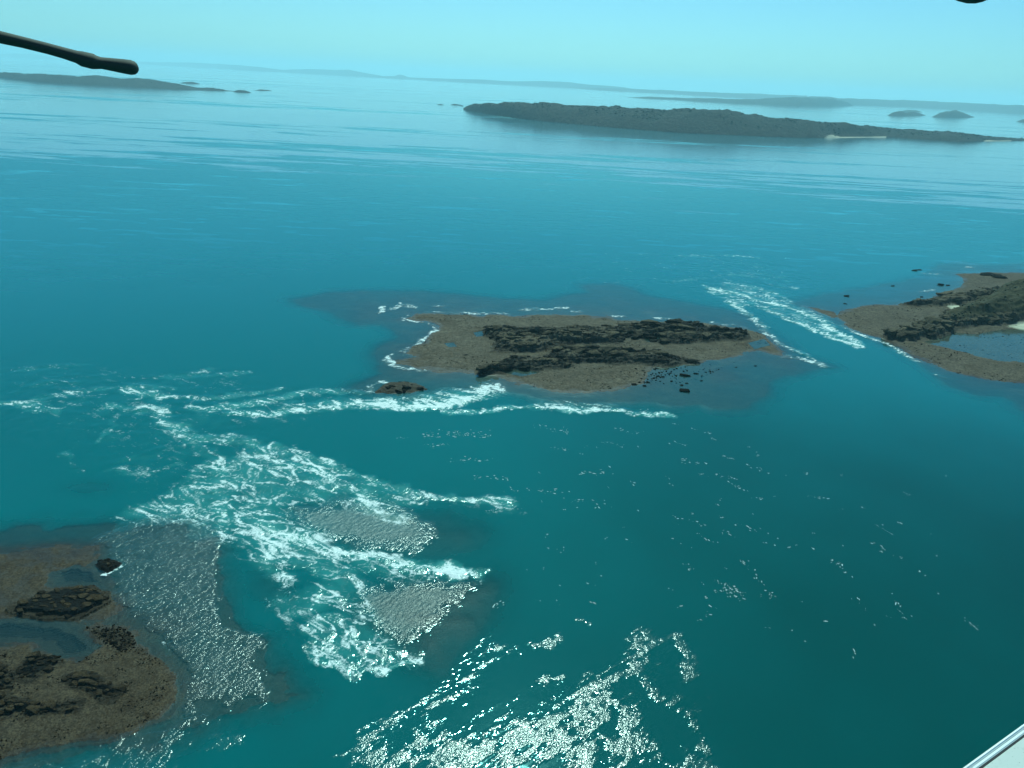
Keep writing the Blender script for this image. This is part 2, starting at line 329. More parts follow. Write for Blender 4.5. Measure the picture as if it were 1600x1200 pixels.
def h_cen(X, Y):
    Xw = X + 5 * (fbm(X / 14, Y / 14, 3) - .5); Yw = Y + 8 * (fbm(X / 14, Y / 14, 9) - .5)
    l = sdf_box(CEN_LAND, Xw, Yw, 120); s = sdf_box(CEN_SHELF, Xw, Yw, 120)
    ra = np.maximum(sdf_box(CEN_ROCK_A, Xw, Yw, 60), sdf_box(CEN_ROCK_B, Xw, Yw, 60))
    return l, s, ra
def shore(l, s, X, Y, slope, hmax, shelf_d, amp, sc, seed):
    up = hmax * (1 - np.exp(-np.maximum(l, 0) * slope / hmax))
    t = np.clip(-l / (np.maximum(-l, 0) + np.maximum(s, 0) + 1e-6), 0, 1)
    dn = -(0.06 + shelf_d * t ** 0.7) - np.maximum(-s, 0) * 0.20
    h = np.where(l > 0, up, np.where(s > 0, -(0.06 + shelf_d * t ** 0.7), dn))
    return h + amp * (fbm(X / sc, Y / sc, seed, 5, 0.55) - 0.5) * np.clip((s + 8) / 8, 0, 1)
def rock_relief(X, Y, ang, seed, sx, sy):
    c, s_ = math.cos(ang), math.sin(ang); U = X * c + Y * s_; Vv = -X * s_ + Y * c
    return ridged(U / sx, Vv / sy, seed, 5)
def terrace(r, n):
    t = r * n; k = np.floor(t); f = t - k; return (k + sstep(0.55, 0.95, f)) / n
def land_mesh(name, P, res, hf, pad=12):
    x0, y0 = P.min(0) - pad; x1, y1 = P.max(0) + pad
    xs = np.arange(x0, x1, res); ys = np.arange(y0, y1, res * 1.15)
    X, Y = np.meshgrid(xs, ys); Z, at_ = hf(X, Y)
    V = np.stack([X.ravel(), Y.ravel(), Z.ravel()], 1); keep = V[:, 2] > -4.2
    F = grid_faces(len(ys), len(xs), keep); A = {k: v.ravel() for k, v in at_.items()}
    V, F, A = compact(V, F, A)
    me = mesh_np(name, V, F, True, A)
    me.polygons.foreach_set('use_smooth', A['rock'][F].mean(1) < 0.3); return me

# heights: one function per piece of ground, shared by its mesh, the water's depth and the rocks on it
CEN_POOLS = [poly([(1172,537),(1192,532),(1200,540),(1180,545)]), poly([(785,582),(815,579),(840,583),(815,588)]), poly([(742,521),(752,519),(755,526),(745,527)]), poly([(697,538),(708,537),(712,542),(702,543)]), poly([(1008,530),(1035,529),(1035,534),(1012,535)])]
def H_cen(X, Y):
    l, s, ra = h_cen(X, Y)
    h = shore(l, s, X, Y, 0.05, 1.5, 0.42, 0.42, 20, 31)
    rk = sstep(-2.5, 2.5, ra)
    rel = terrace(rock_relief(X, Y, math.radians(8), 51, 34, 8), 9)
    tall = np.exp(-(((X - at(845, 535)[0]) / 26) ** 2 + ((Y - at(845, 535)[1]) / 14) ** 2)) * 2.5
    h = h + rk * (np.maximum(rel - 0.42, 0) * 8.5 + 0.8 * tall * rel + 1.1 * (ridged(X / 4.5, Y / 2.4, 57, 4) - .5) + 0.5 * (vnoise(X / .9, Y / .9, 58) - .5))
    for p in CEN_POOLS:
        q = sdf_box(p, X, Y, 20); h = np.where(q > -1.5, np.minimum(h, 0.55 - 0.25 * sstep(-1.5, 1.0, q) + np.maximum(-q, 0) * 0.4), h)
    return h, {'rock': rk * sstep(0.40, 0.50, rel), 'sand': np.zeros_like(X), 'green': np.zeros_like(X)}
def H_rgt(X, Y):
    Xw = X + 5 * (fbm(X / 14, Y / 14, 13) - .5); Yw = Y + 7 * (fbm(X / 14, Y / 14, 19) - .5)
    l = np.maximum(sdf_box(RGT_LAND, Xw, Yw, 150), sdf_box(RGT_SPIT, Xw, Yw, 150)); s = sdf_box(RGT_SHELF, Xw, Yw, 150)
    hl = sdf_box(RGT_HILL, Xw, Yw, 90); rd = sdf_box(RGT_RIDGE, Xw, Yw, 60)
    h = shore(l, s, X, Y, 0.045, 1.5, 0.5, 0.25, 24, 41)
    rel = terrace(rock_relief(X, Y, math.radians(14), 61, 30, 9), 8)
    hk = sstep(-2, 3, hl); rk2 = sstep(-2, 3, rd)
    dome = 15 * (1 - np.exp(-np.maximum(hl, 0) / 16)) * sstep(at(1380, 520)[0], at(1560, 500)[0], X)
    h = h + hk * (dome + (rel - 0.35) * 7 + 0.8) + rk2 * (np.maximum(rel - 0.3, 0) * 9)
    q = sdf_box(RGT_POOL, X + 4 * (fbm(X / 11, Y / 11, 77) - .5), Y + 6 * (fbm(X / 11, Y / 11, 78) - .5), 60)
    h = np.where((q > -6) & (hk < 0.3), np.minimum(h, 0.62 - 0.30 * sstep(-5, 2, q) + np.maximum(-q, 0) * 0.06), h)
    sd = np.zeros_like(X)
    for p in RGT_SANDS: sd = np.maximum(sd, sstep(-1.5, 1.0, sdf_box(p, Xw, Yw, 20)))
    gm = hk * sstep(4.0, 8.5, h + 3 * (fbm(X / 9, Y / 9, 4) - .5))
    return h, {'rock': np.clip(np.maximum(hk, rk2 * sstep(.36, .46, rel)) - gm, 0, 1) * (1 - sd), 'sand': sd, 'green': gm * (1 - sd)}
def H_lft(X, Y):
    Xw = X + 3 * (fbm(X / 7, Y / 7, 23) - .5); Yw = Y + 4 * (fbm(X / 7, Y / 7, 29) - .5); XS = Xw + 12 * (fbm(X / 12, Y / 12, 24) - .5); YS = Yw + 12 * (fbm(X / 12, Y / 12, 28) - .5)
    l = sdf_box(LFT_LAND, Xw, Yw, 80); s = sdf_box(LFT_SHELF, XS, YS, 80)
    h = shore(l, s, X, Y, 0.10, 0.75, 0.55, 0.34, 9, 71)
    sb = sdf_box(LFT_SAND, Xw, Yw, 60)
    h = np.where(l < 0.5, np.maximum(h, np.where(s > -1, -0.42 + 0.52 * sstep(-7, 3.0, sb) + 0.16 * (fbm(X / 4, Y / 4, 8) - .5), -9)), h)
    pk = np.zeros_like(X)
    for p in LFT_POOLS:
        q = sdf_box(p, Xw, Yw, 20); h = np.where(q > -1.5, np.minimum(h, -0.75 * sstep(-1.2, 2.5, q) + 0.1), h); pk = np.maximum(pk, sstep(-.5, 1.0, q))
    rel = terrace(rock_relief(X, Y, math.radians(4), 81, 6, 1.8), 5)
    st = sdf_box(LFT_SLAB, Xw, Yw, 30)
    rk = sstep(-0.5, 0.6, st)
    h = h + rk * (0.9 + 0.9 * rel)
    for p in LFT_STRATA:
        q = sstep(-0.8, 0.8, sdf_box(p, Xw, Yw, 20)); h = h + q * np.maximum(rel - 0.38, 0) * 2.4; rk = np.maximum(rk, q * sstep(0.36, 0.46, rel))
    q = sstep(-0.5, 1.5, sdf_box(LFT_RUBBLE, Xw, Yw, 20)); rel2 = ridged(X / 1.6, Y / 1.3, 91, 4); h = h + q * (rel2 - 0.4) * 0.7; rk = np.maximum(rk, 0.5 * q)
    h = h + np.where(l > 0, 0.16 * (ridged(X / 2.2, Y / 2.0, 95, 4) - 0.5), 0)
    return h, {'rock': np.maximum(rk, pk), 'sand': np.zeros_like(X), 'green': np.zeros_like(X)}
def H_shoal(k):
    P, d0 = SHOALS[k]
    def hf(X, Y):
        Xw = X + 4 * (fbm(X / 8, Y / 8, 33 + k) - .5); Yw = Y + 5 * (fbm(X / 8, Y / 8, 39 + k) - .5)
        s = sdf_box(P, Xw, Yw, 40)
        h = -d0 - 0.55 + np.where(s < 0, s * 0.22, 0.55 * (1 - np.exp(-np.maximum(s, 0) / 5))) + 0.45 * (fbm(X / 5, Y / 5, 6) - .5)
        zz = np.zeros_like(X); return h, {'rock': zz, 'sand': zz, 'green': zz}
    return hf

# ------------------------------------------------------------------ the sea
NR, NC = 800, 880
ys = 84.0 * np.exp(np.linspace(0, math.log(770.0 / 84.0), NR)); us = np.linspace(-1, 1, NC)
Y, U = np.meshgrid(ys, us, indexing='ij'); X = U * (0.85 * Y + 60.0)
depth = np.full(X.shape, 9.0)
for hf, P in ((H_cen, CEN_SHELF), (H_rgt, RGT_SHELF), (H_lft, LFT_SHELF), (H_shoal(0), SHOAL_B), (H_shoal(1), SHOAL_C), (H_shoal(2), SHOAL_D), (H_shoal(3), SHOAL_E)):
    m = (X > P[:, 0].min() - 14) & (X < P[:, 0].max() + 14) & (Y > P[:, 1].min() - 14) & (Y < P[:, 1].max() + 14)
    depth[m] = np.minimum(depth[m], -hf(X[m], Y[m])[0])
dp = np.maximum(depth, 0)
opacity = np.clip((1 - np.exp(-dp * 0.95)) * 1.03, 0.0, 1)

for p in LFT_POOLS: opacity = np.where(sdf_box(p, X, Y, 20) > -2.5, np.minimum(opacity, 0.10), opacity)
XF = X + 9 * (fbm(X / 16, Y / 16, 101) - .5) + 3.5 * (fbm(X / 4, Y / 4, 103) - .5)
YF = Y + 14 * (fbm(X / 16, Y / 16, 107) - .5) + 4.5 * (fbm(X / 4, Y / 4, 109) - .5)
foam = np.zeros(X.shape); rough = np.zeros(X.shape)
def area(field, pts, gain, feather):
    q = sdf_box(poly(pts), XF, YF, 40); np.maximum(field, gain * sstep(-feather, feather, q), out=field)
def stroke(field, pts, w, gain, add=False):
    d = line_box(poly(pts), XF, YF, max(12, 3 * w)); v = gain * np.exp(-(d / w) ** 2)
    if add: field += v
    else: np.maximum(field, v, out=field)
# white water off the near shoals
area(foam, [(180,835),(200,800),(240,772),(330,735),(345,722),(400,690),(470,702),(560,740),(640,757),(700,780),(640,800),(620,815),(590,800),(480,790),(470,800),(520,845),(600,872),(742,888),(735,902),(640,908),(560,905),(480,885),(440,912),(400,880),(340,832),(300,817),(220,822)], 0.60, 7)
area(foam, [(433,990),(500,960),(567,965),(633,1005),(665,1034),(640,1045),(607,1067),(550,1067),(473,1023)], 0.60, 4)
area(foam, [(440,920),(500,905),(560,900),(600,940),(620,990),(560,985),(500,965),(440,985),(420,945)], 0.56, 6)
stroke(foam, [(345,725),(352,765),(345,800),(350,835)], 6.0, 0.74)
stroke(foam, [(345,725),(370,770),(400,820),(430,870),(447,905)], 5.0, 0.72)
stroke(foam, [(350,690),(430,712),(500,745),(560,775),(600,800),(640,818)], 5.0, 0.78)
stroke(foam, [(430,700),(520,730),(600,755),(680,770),(790,788)], 4.0, 0.72)
stroke(foam, [(400,815),(470,845),(540,866),(620,880),(690,888),(745,895)], 4.2, 0.85)
stroke(foam, [(430,850),(500,885),(560,920)], 5, 0.62)
stroke(foam, [(210,800),(260,785),(330,780)], 7, 0.58)
stroke(foam, [(600,1062),(640,1047),(667,1035)], 1.4, 0.8)
stroke(foam, [(470,1010),(540,1060),(605,1065)], 2.0, 0.7)
# loose threads over the tide rip
area(foam, [(0,560),(300,572),(560,600),(560,650),(400,690),(330,745),(200,795),(120,760),(100,700),(0,660)], 0.30, 30)
area(foam, [(1040,395),(1180,395),(1260,430),(1270,470),(1180,480),(1090,455)], 0.27, 30)
area(foam, [(640,750),(800,785),(860,800),(800,810),(700,800)], 0.34, 5)
# tide lines reaching left
for pts, w, gn in [([(0,582),(60,575),(120,568)], 7, .42), ([(0,627),(40,627),(62,632),(82,652)], 4, .58), ([(60,622),(130,612),(200,608),(260,606)], 5, .52),
                   ([(195,615),(260,618),(350,620),(400,614),(440,606)], 3.5, .70), ([(160,636),(210,634),(240,640),(258,662),(300,680),(340,692)], 4, .66),
                   ([(200,640),(185,665),(160,685)], 2.5, .48), ([(255,660),(290,680),(380,690)], 5, .55), ([(300,690),(330,720),(300,745)], 5, .50),
                   ([(100,705),(115,725),(130,738)], 2, .42), ([(190,720),(260,700),(310,690)], 4, .40), ([(160,740),(230,735),(280,725)], 3, .42),
                   ([(300,635),(370,635),(430,625),(490,612),(560,612)], 5, .68), ([(355,648),(420,645),(480,638),(560,636)], 4, .80),
                   ([(280,590),(310,583),(330,575)], 4, .42), ([(200,590),(300,588),(380,585)], 5, .40), ([(30,600),(120,598)], 5, .38)]:
    stroke(foam, pts, w, gn)
# race along the near side of the middle island
area(foam, [(590,628),(640,618),(700,606),(775,600),(800,610),(745,626),(680,640),(600,643),(480,642),(390,649),(360,645),(430,634),(490,624),(560,620)], 0.72, 6)
stroke(foam, [(560,632),(620,634),(680,630),(740,618),(780,606)], 7, 0.95)
stroke(foam, [(580,612),(578,600),(592,595),(610,600)], 2.0, .7)
stroke(foam, [(690,643),(760,640),(820,639),(880,636),(950,642),(1040,649)], 3.5, .80)
stroke(foam, [(850,632),(900,630),(960,634)], 3.5, .5)
# race in the far channel
area(foam, [(1095,455),(1125,440),(1170,444),(1220,456),(1250,474),(1300,497),(1345,535),(1335,543),(1300,530),(1250,506),(1210,490),(1160,480),(1120,470)], 0.50, 7)
stroke(foam, [(1105,448),(1160,462),(1210,476),(1250,488),(1290,505),(1340,540)], 5, .86)
stroke(foam, [(1190,482),(1230,498),(1280,518),(1335,541)], 5, .82)
stroke(foam, [(1140,470),(1175,495),(1195,515),(1215,532),(1250,552),(1292,572)], 3.2, .74)
stroke(foam, [(1228,558),(1262,566),(1292,573)], 3.5, .80)
stroke(foam, [(1322,512),(1350,523),(1385,537),(1412,552),(1440,566)], 2.6, .74)
for pts in ([(1130,430),(1180,432),(1230,440)], [(1160,425),(1220,432)], [(1060,400),(1120,398),(1180,402)], [(1040,440),(1090,436)], [(1190,445),(1240,450)]): stroke(foam, pts, 7, .40)
# surf on the middle island's edges
for pts, gn in [([(636,500),(662,505),(686,512),(672,521),(664,530),(655,538)], .72), ([(640,541),(630,550)], .62), ([(615,556),(603,560),(612,567),(640,575),(685,581)], .66),
                ([(640,492),(632,498)], .5), ([(670,488),(740,489),(790,491)], .62), ([(815,484),(870,483),(890,482)], .66), ([(895,489),(910,490)], .6), ([(960,494),(975,495)], .66),
                ([(1022,498),(1060,499)], .6), ([(1110,503),(1150,508),(1170,513)], .62), ([(597,478),(597,486)], 1.0), ([(610,482),(625,474),(650,480)], .66), ([(675,479),(700,478)], .6)]:
    stroke(foam, pts, 2.4, gn)
stroke(foam, [(1512,418),(1520,419)], 3, .8); stroke(foam, [(1445,427),(1465,428)], 3, .6); stroke(foam, [(1440,456),(1455,452)], 3, .6); stroke(foam, [(1460,586),(1475,590)], 1.5, .6)
stroke(foam, [(188,868),(193,878),(186,886),(175,892)], 1.0, .8)
stroke(foam, [(245,1008),(262,1030)], 0.8, .5)
# rippled water: standing waves over the shoals, wavelets in the eddies
area(rough, [(150,838),(180,815),(260,795),(335,800),(350,842),(352,950),(390,1002),(432,1078),(420,1086),(400,1084),(335,1110),(250,1150),(140,1192),(60,1215),(250,1240),(290,1150),(283,1092),(288,1050),(245,1002),(180,962),(170,920),(180,890)], 0.62, 2)
area(rough, [(-100,1225),(60,1195),(160,1172),(250,1140),(330,1112),(350,1130),(250,1170),(100,1215),(-60,1260)], 0.5, 1.5)
area(rough, [(0,852),(60,846),(160,850),(175,865),(100,872),(0,880)], 0.30, 2)
area(rough, [(560,935),(600,915),(640,902),(728,910),(705,940),(668,985),(635,1008),(600,985)], 1.0, 5)
area(rough, [(455,800),(520,785),(580,785),(650,803),(672,838),(640,858),(560,852),(500,838)], 1.0, 7)
rough = np.maximum(rough, foam * 0.55); shoal_rough = rough * sstep(0.12, 0.62, rough + 0.75 * (fbm(X / 2.2, Y / 3, 191, 4) - .5)); rough = np.zeros(X.shape)
area(rough, [(540,1215),(560,1180),(690,1135),(800,1118),(860,1112),(905,1080),(960,1052),(985,1010),(1000,978),(1030,985),(1025,1035),(985,1068),(960,1095),(1015,1130),(960,1160),(940,1215)], 0.85, 7)
area(rough, [(640,1112),(690,1085),(720,1055),(745,1030),(790,1010),(805,1020),(765,1050),(735,1075),(690,1102)], 0.8, 4)
area(rough, [(520,1215),(530,1180),(560,1150),(620,1120),(640,1135),(600,1170),(590,1215)], 0.55, 3)
for pts, w, gn in [([(1060,985),(1075,1020),(1058,1062)], 2.2, .75), ([(1015,1075),(1045,1095),(1085,1105)], 2.2, .75), ([(1050,1090),(1090,1160)], 1.6, .6), ([(960,1100),(1000,1160),(960,1190)], 4, .85),
                   ([(1060,1150),(1095,1190)], 1.2, .8), ([(830,1000),(870,990)], 1.2, .7), ([(900,975),(930,980)], 1, .7), ([(835,1070),(870,1055)], 1.4, .8), ([(860,1100),(900,1085)], 1.2, .5),
                   ([(940,1140),(1060,1180),(1120,1215)], 4, .75), ([(130,1195),(250,1170),(380,1145)], 2.5, .7), ([(600,1140),(700,1090)], 3, .6)]: stroke(rough, pts, w, gn)
_b1 = fbm(XF / 5, YF / 5, 181, 4, .6); _b2 = fbm((X + 0.8 * Y) / 8.0, (Y - 0.8 * X) / 1.7, 183, 4, .6)
_b3 = np.clip(1 - np.abs(fbm(XF / 9, YF / 9, 187, 4, .6) - .5) * 5, 0, 1)
glit = 0.30 * sstep(0.25, 0.80, rough * (0.15 + 0.8 * _b1 + 0.75 * _b3) + 1.3 * (_b2 - .5)) * sstep(0.0, 0.15, rough)
rough = np.maximum(shoal_rough, glit)
rough = np.clip(rough, 0, 1) * (0.65 + 0.7 * fbm(X / 3.0, Y / 3.0, 55, 4)); foam = np.clip(foam, 0, 1)
cF, sF = math.cos(FLOW), math.sin(FLOW)
UX = (X * cF + Y * sF) * 0.34; UY = -X * sF + Y * cF
w1 = fbm(UX / 8, UY / 8, 131, 3); w2 = fbm(UX / 8, UY / 8, 137, 3)
AX = UX + 9 * (w1 - .5); AY = UY + 9 * (w2 - .5)
rid = lambda n, k: np.clip(1 - np.abs(n - .5) * k, 0, 1)
lace = 0.55 * rid(fbm(AX / 4.5, AY / 4.5, 141, 4, .55), 11) + 0.45 * rid(fbm(AX / 1.5, AY / 1.5, 151, 3, .6), 10)
blot = fbm(X / 9, Y / 13, 161, 4, .6)
lacy = foam * (0.26 + 1.75 * lace + 1.0 * (blot - .5))
foam0 = foam
foam = np.clip(np.where(foam > 0.0, lacy + 0.35 * np.maximum(foam - 0.75, 0) / 0.25, 0), 0, 1.1)
still = sstep(0.05, 0.8, dp)
Z = still * (foam0 * 0.9 * (fbm(X / 4.2, Y / 4.2, 120, 3) - .5) + foam0 * 0.5 * (ridged(X / 9, Y / 9, 121, 2) - .5))
edge = np.minimum(np.minimum(np.arange(NR)[:, None], NR - 1 - np.arange(NR)[:, None]), np.minimum(np.arange(NC)[None, :], NC - 1 - np.arange(NC)[None, :]))
fade = np.clip(edge / 12.0, 0, 1); Z = Z * fade
V = np.stack([X.ravel(), Y.ravel(), Z.ravel()], 1); F = grid_faces(NR, NC)
n0 = len(V); R = 62000.0
c00, c01, c10, c11 = 0, NC - 1, (NR - 1) * NC, NR * NC - 1
big = np.array([(-R, -R, 0), (R, -R, 0), (R, R, 0), (-R, R, 0)])
V = np.vstack([V, big])
F = np.vstack([F, [(c01, c00, n0, n0 + 1), (c11, c01, n0 + 1, n0 + 2), (c10, c11, n0 + 2, n0 + 3), (c00, c10, n0 + 3, n0)]])
pad4 = lambda a, v: np.concatenate([a.ravel(), np.full(4, v)])
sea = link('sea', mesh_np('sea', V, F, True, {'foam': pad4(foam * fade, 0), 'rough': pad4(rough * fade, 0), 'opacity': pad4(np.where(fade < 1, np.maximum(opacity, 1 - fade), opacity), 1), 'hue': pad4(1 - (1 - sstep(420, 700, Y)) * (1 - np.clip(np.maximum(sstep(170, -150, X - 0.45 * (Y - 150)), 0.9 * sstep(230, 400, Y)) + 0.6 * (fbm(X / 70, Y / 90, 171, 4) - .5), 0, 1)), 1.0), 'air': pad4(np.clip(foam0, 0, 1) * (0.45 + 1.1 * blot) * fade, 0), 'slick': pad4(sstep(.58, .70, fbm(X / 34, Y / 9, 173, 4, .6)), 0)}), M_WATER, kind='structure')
sea.data.materials.append(M_OPEN)
for _i in range(4): sea.data.polygons[len(sea.data.polygons) - 1 - _i].material_index = 1

# ------------------------------------------------------------------ sun sparkle on wavelets, added as strings of white flecks on the open water
g_ = NG('glint_white'); M_GLINT = g_.done(g_.principled((0.82, 0.84, 0.80), 0.5, None, 0.4))
def glint_strings(name, lines, seed, per_m=1.3, size=0.20):
    r = np.random.default_rng(seed); VV = []; FF = []; k = 0
    for (x0, y0, x1, y1, dens) in lines:
        a = at(x0, y0)[:2]; b = at(x1, y1)[:2]; L = np.linalg.norm(b - a); t = (b - a) / max(L, .1); nrm = np.array([-t[1], t[0]])
        bow = r.normal(0, 0.06) * L
        for q in range(max(2, int(L * per_m * dens))):
            u = r.random(); p = a + t * L * u + nrm * (bow * math.sin(math.pi * u) + r.normal(0, 0.3 + 0.05 * L)); s_ = size * (0.35 + 1.0 * r.random() ** 1.7)
            ang = math.atan2(t[1], t[0]) + r.normal(0, .35); n = 6; al = np.linspace(0, 2 * math.pi, n, endpoint=False)
            ex = s_ * (1.2 + 2.6 * r.random() ** 2) * np.cos(al) * r.uniform(.7, 1.2, n); ey = 0.42 * s_ * np.sin(al) * r.uniform(.6, 1.2, n)
            c_, d_ = math.cos(ang), math.sin(ang)
            VV.append(np.stack([p[0] + ex * c_ - ey * d_, p[1] + ex * d_ + ey * c_, np.full(n, 0.05)], 1)); VV.append(np.array([[p[0], p[1], 0.05 + 0.3 * s_]]))
            FF += [(k + i, k + (i + 1) % n, k + n) for i in range(n)]; k += n + 1
    return link(name, mesh_np(name, np.vstack(VV), np.array(FF), False), M_GLINT, kind='stuff', label='scattered strings of small white flecks added as sun sparkle on the open teal water', cat='wave crests')
_d = [(0,110,75,135),(80,55,125,65),(140,75,180,80),(170,100,210,115),(235,178,290,198),(45,200,160,220),(335,220,440,260),(120,260,170,275),(195,268,300,290),(300,325,350,350),(360,370,410,375),(585,257,630,265),(770,265,790,280),(610,360,720,380),(860,415,900,430),(925,485,1010,545),(0,455,50,465),(70,470,150,500),(285,490,395,530),(235,515,290,550),(150,555,185,575),(545,580,570,590),(620,590,645,605),(210,445,235,465),(900,570,970,610),(1000,630,1050,650),(40,665,95,700),(310,655,380,710),(180,785,330,835),(220,740,270,790),(240,760,300,800),(380,720,465,830),(740,660,835,755),(840,825,890,885),(980,820,1075,945),(1110,700,1155,730),(580,835,600,850),(1310,915,1410,970),(1035,340,1090,365),(0,35,30,40),(410,570,470,590),(250,300,330,330)]
_l = [(1050 + a / 2.909, 650 + b / 2.909, 1050 + c / 2.909, 650 + d / 2.909, 1.0) for a, b, c, d in _d]
_l += [(660,696,707,692,1),(700,719,770,717,1),(740,745,797,751,1),(787,766,810,766,1),(620,684,640,683,1),(660,681,770,679,1.6),(690,676,760,682,1),(830,665,900,672,1),(940,690,1000,700,1),(820,765,880,770,.8),(900,740,960,742,.8),(860,700,890,702,.8),(960,670,1010,676,1),(880,780,960,790,.6),(760,800,815,792,1.2),(790,938,770,948,2),(850,840,860,835,.6),(1000,640,1040,652,1),(1130,915,1165,930,2),(1115,905,1150,935,1.5),(1330,1010,1345,1030,.5)]
for _k in range(90):
    x0 = random.uniform(820, 1480); y0 = 650 + 300 * random.random() + 0.12 * (x0 - 820); L_ = random.uniform(3, 18); a_ = math.radians(random.uniform(5, 40))
    if y0 < 1000: _l.append((x0, y0, x0 + L_ * math.cos(a_), y0 + L_ * math.sin(a_), 0.5))
for _k in range(60):
    x0 = random.uniform(930, 1230); y0 = random.uniform(395, 450); _l.append((x0, y0, x0 + random.uniform(3, 14), y0 + random.uniform(-.5, 1.5), 0.35))
glint_strings('sun_glint_flecks', _l, 5)

# ------------------------------------------------------------------ rocks
def rock_mesh(name, seed, flat=0.6, long=1.4, n=16):
    r = random.Random(seed); bm = bmesh.new()
    for i in range(n):
        v = Vector((r.gauss(0, 1), r.gauss(0, 1), r.gauss(0, 1))).normalized(); m = max(abs(v.x), abs(v.y), abs(v.z))
        v = v * (0.55 + 0.45 / m) * r.uniform(.85, 1.05) * 0.5
        bm.verts.new((v.x * long, v.y, v.z * flat))
    hull = bmesh.ops.convex_hull(bm, input=bm.verts)
    bmesh.ops.delete(bm, geom=list({e for e in hull['geom_unused'] + hull['geom_interior'] if isinstance(e, bmesh.types.BMVert)}), context='VERTS')
    bmesh.ops.recalc_face_normals(bm, faces=bm.faces)
    me = bpy.data.meshes.new(name); bm.to_mesh(me); bm.free(); return me
def put_rock(parent, me, x, y, z, size, ang, tilt=0.15, name='rock', sz=1.0):
    o = bpy.data.objects.new(name, me); C.objects.link(o); o.parent = parent
    o.location = Vector((x, y, z)) - parent.location
    o.rotation_euler = (random.uniform(-tilt, tilt), random.uniform(-tilt, tilt), ang); o.scale = (size, size * random.uniform(.7, 1.1), size * sz * random.uniform(.7, 1.2)); return o
def scatter(P, n, hf, accept=None):
    x0, y0 = P.min(0); x1, y1 = P.max(0); got = []
    while len(got) < n:
        qx = rng.uniform(x0, x1, 400); qy = rng.uniform(y0, y1, 400); ok = sdf(P, qx, qy) > 0
        h, A = hf(qx[ok], qy[ok])
        for a, b, c, d in zip(qx[ok], qy[ok], h, A['rock']):
            if accept is None or accept(a, b, c, d): got.append((a, b, c))
            if len(got) >= n: break
    return got
def rubble(name, parent, spots, size, mat, seed):
    base = [rock_mesh('t', seed + i, 0.6, 1.3, 9) for i in range(4)]; VV = []; FF = []; k = 0
    data = []
    for me in base:
        me.calc_loop_triangles(); v = np.array([q.co[:] for q in me.vertices]); f = np.array([t.vertices[:] for t in me.loop_triangles]); data.append((v, f)); bpy.data.meshes.remove(me)
    for (x, y, z) in spots:
        v, f = data[rng.integers(4)]; s = size * (0.5 + rng.random() ** 2 * 1.3); a = rng.random() * 6.28; c, d = math.cos(a), math.sin(a)
        VV.append(np.stack([x + s * (v[:, 0] * c - v[:, 1] * d), y + s * (v[:, 0] * d + v[:, 1] * c), z + s * v[:, 2] + 0.1 * s], 1) - np.array(parent.location)); FF.append(f + k); k += len(v)
    return link(name, mesh_np(name, np.vstack(VV), np.vstack(FF), False), mat, parent, kind='stuff')
def attach(o, parent):                              # child built in world coordinates
    o.parent = parent; o.location = -Vector(parent.location)
def pool(name, P, z, parent, opac=0.25, grow=2.0):
    c = P.mean(0); Q = c + (P - c) * (1 + grow / max(4.0, np.linalg.norm(P - c, axis=1).mean()))
    n = len(Q); V = np.vstack([np.c_[Q, np.full(n, z)], [[c[0], c[1], z]]]); F = np.array([(i, (i + 1) % n, n) for i in range(n)])
    if 0.5 * np.sum(Q[:, 0] * np.roll(Q[:, 1], -1) - np.roll(Q[:, 0], -1) * Q[:, 1]) < 0: F = F[:, ::-1]
    o = link(name, mesh_np(name, V, F, True, {'foam': np.zeros(n + 1), 'rough': np.zeros(n + 1), 'opacity': np.full(n + 1, opac), 'hue': np.zeros(n + 1), 'air': np.zeros(n + 1), 'slick': np.zeros(n + 1)}), M_WATER); attach(o, parent); return o

# middle island
c = CEN_LAND.mean(0)
isl = empty('rocky_island', (c[0], c[1], 0), 'low grey-brown tidal island with two dark rock ridges in the middle of the channel', 'island', 'islands drying at low tide')
o = link('tidal_flat', land_mesh('tidal_flat', CEN_SHELF, 0.75, H_cen), M_FLAT_C); attach(o, isl)
for p in CEN_POOLS: pool('tide_pool', p, 0.46, isl)
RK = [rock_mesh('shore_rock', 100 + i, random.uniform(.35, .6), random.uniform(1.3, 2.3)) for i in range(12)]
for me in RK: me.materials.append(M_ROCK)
for P, n in ((CEN_ROCK_A, 150), (CEN_ROCK_B, 95)):
    for x, y, z in scatter(P, n, H_cen, lambda a, b, h, r: r > 0.35):
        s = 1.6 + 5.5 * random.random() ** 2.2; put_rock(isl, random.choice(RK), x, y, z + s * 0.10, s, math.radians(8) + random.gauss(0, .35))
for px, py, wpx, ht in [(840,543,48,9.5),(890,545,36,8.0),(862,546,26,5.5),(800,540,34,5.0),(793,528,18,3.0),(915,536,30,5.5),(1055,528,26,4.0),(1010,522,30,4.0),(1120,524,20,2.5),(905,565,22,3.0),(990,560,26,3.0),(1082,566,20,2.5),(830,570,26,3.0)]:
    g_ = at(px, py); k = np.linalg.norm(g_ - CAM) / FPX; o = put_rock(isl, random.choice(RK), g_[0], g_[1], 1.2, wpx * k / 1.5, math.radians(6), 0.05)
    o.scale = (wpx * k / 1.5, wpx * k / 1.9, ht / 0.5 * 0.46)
BOULD = [(1070,587,12),(1050,596,6),(1065,602,6),(1073,599,5),(1070,611,16),(1007,603,8),(1096,595,5),(1181,572,5),(1023,577,5),(1005,580,6),(1028,588,5),(1036,589,5),(1022,591,5),(1032,596,4),(945,602,5),(991,601,9),(726,556,13),(735,560,6),(750,573,8),(760,549,6),(1047,583,4),(1088,584,6),(1150,574,4)]
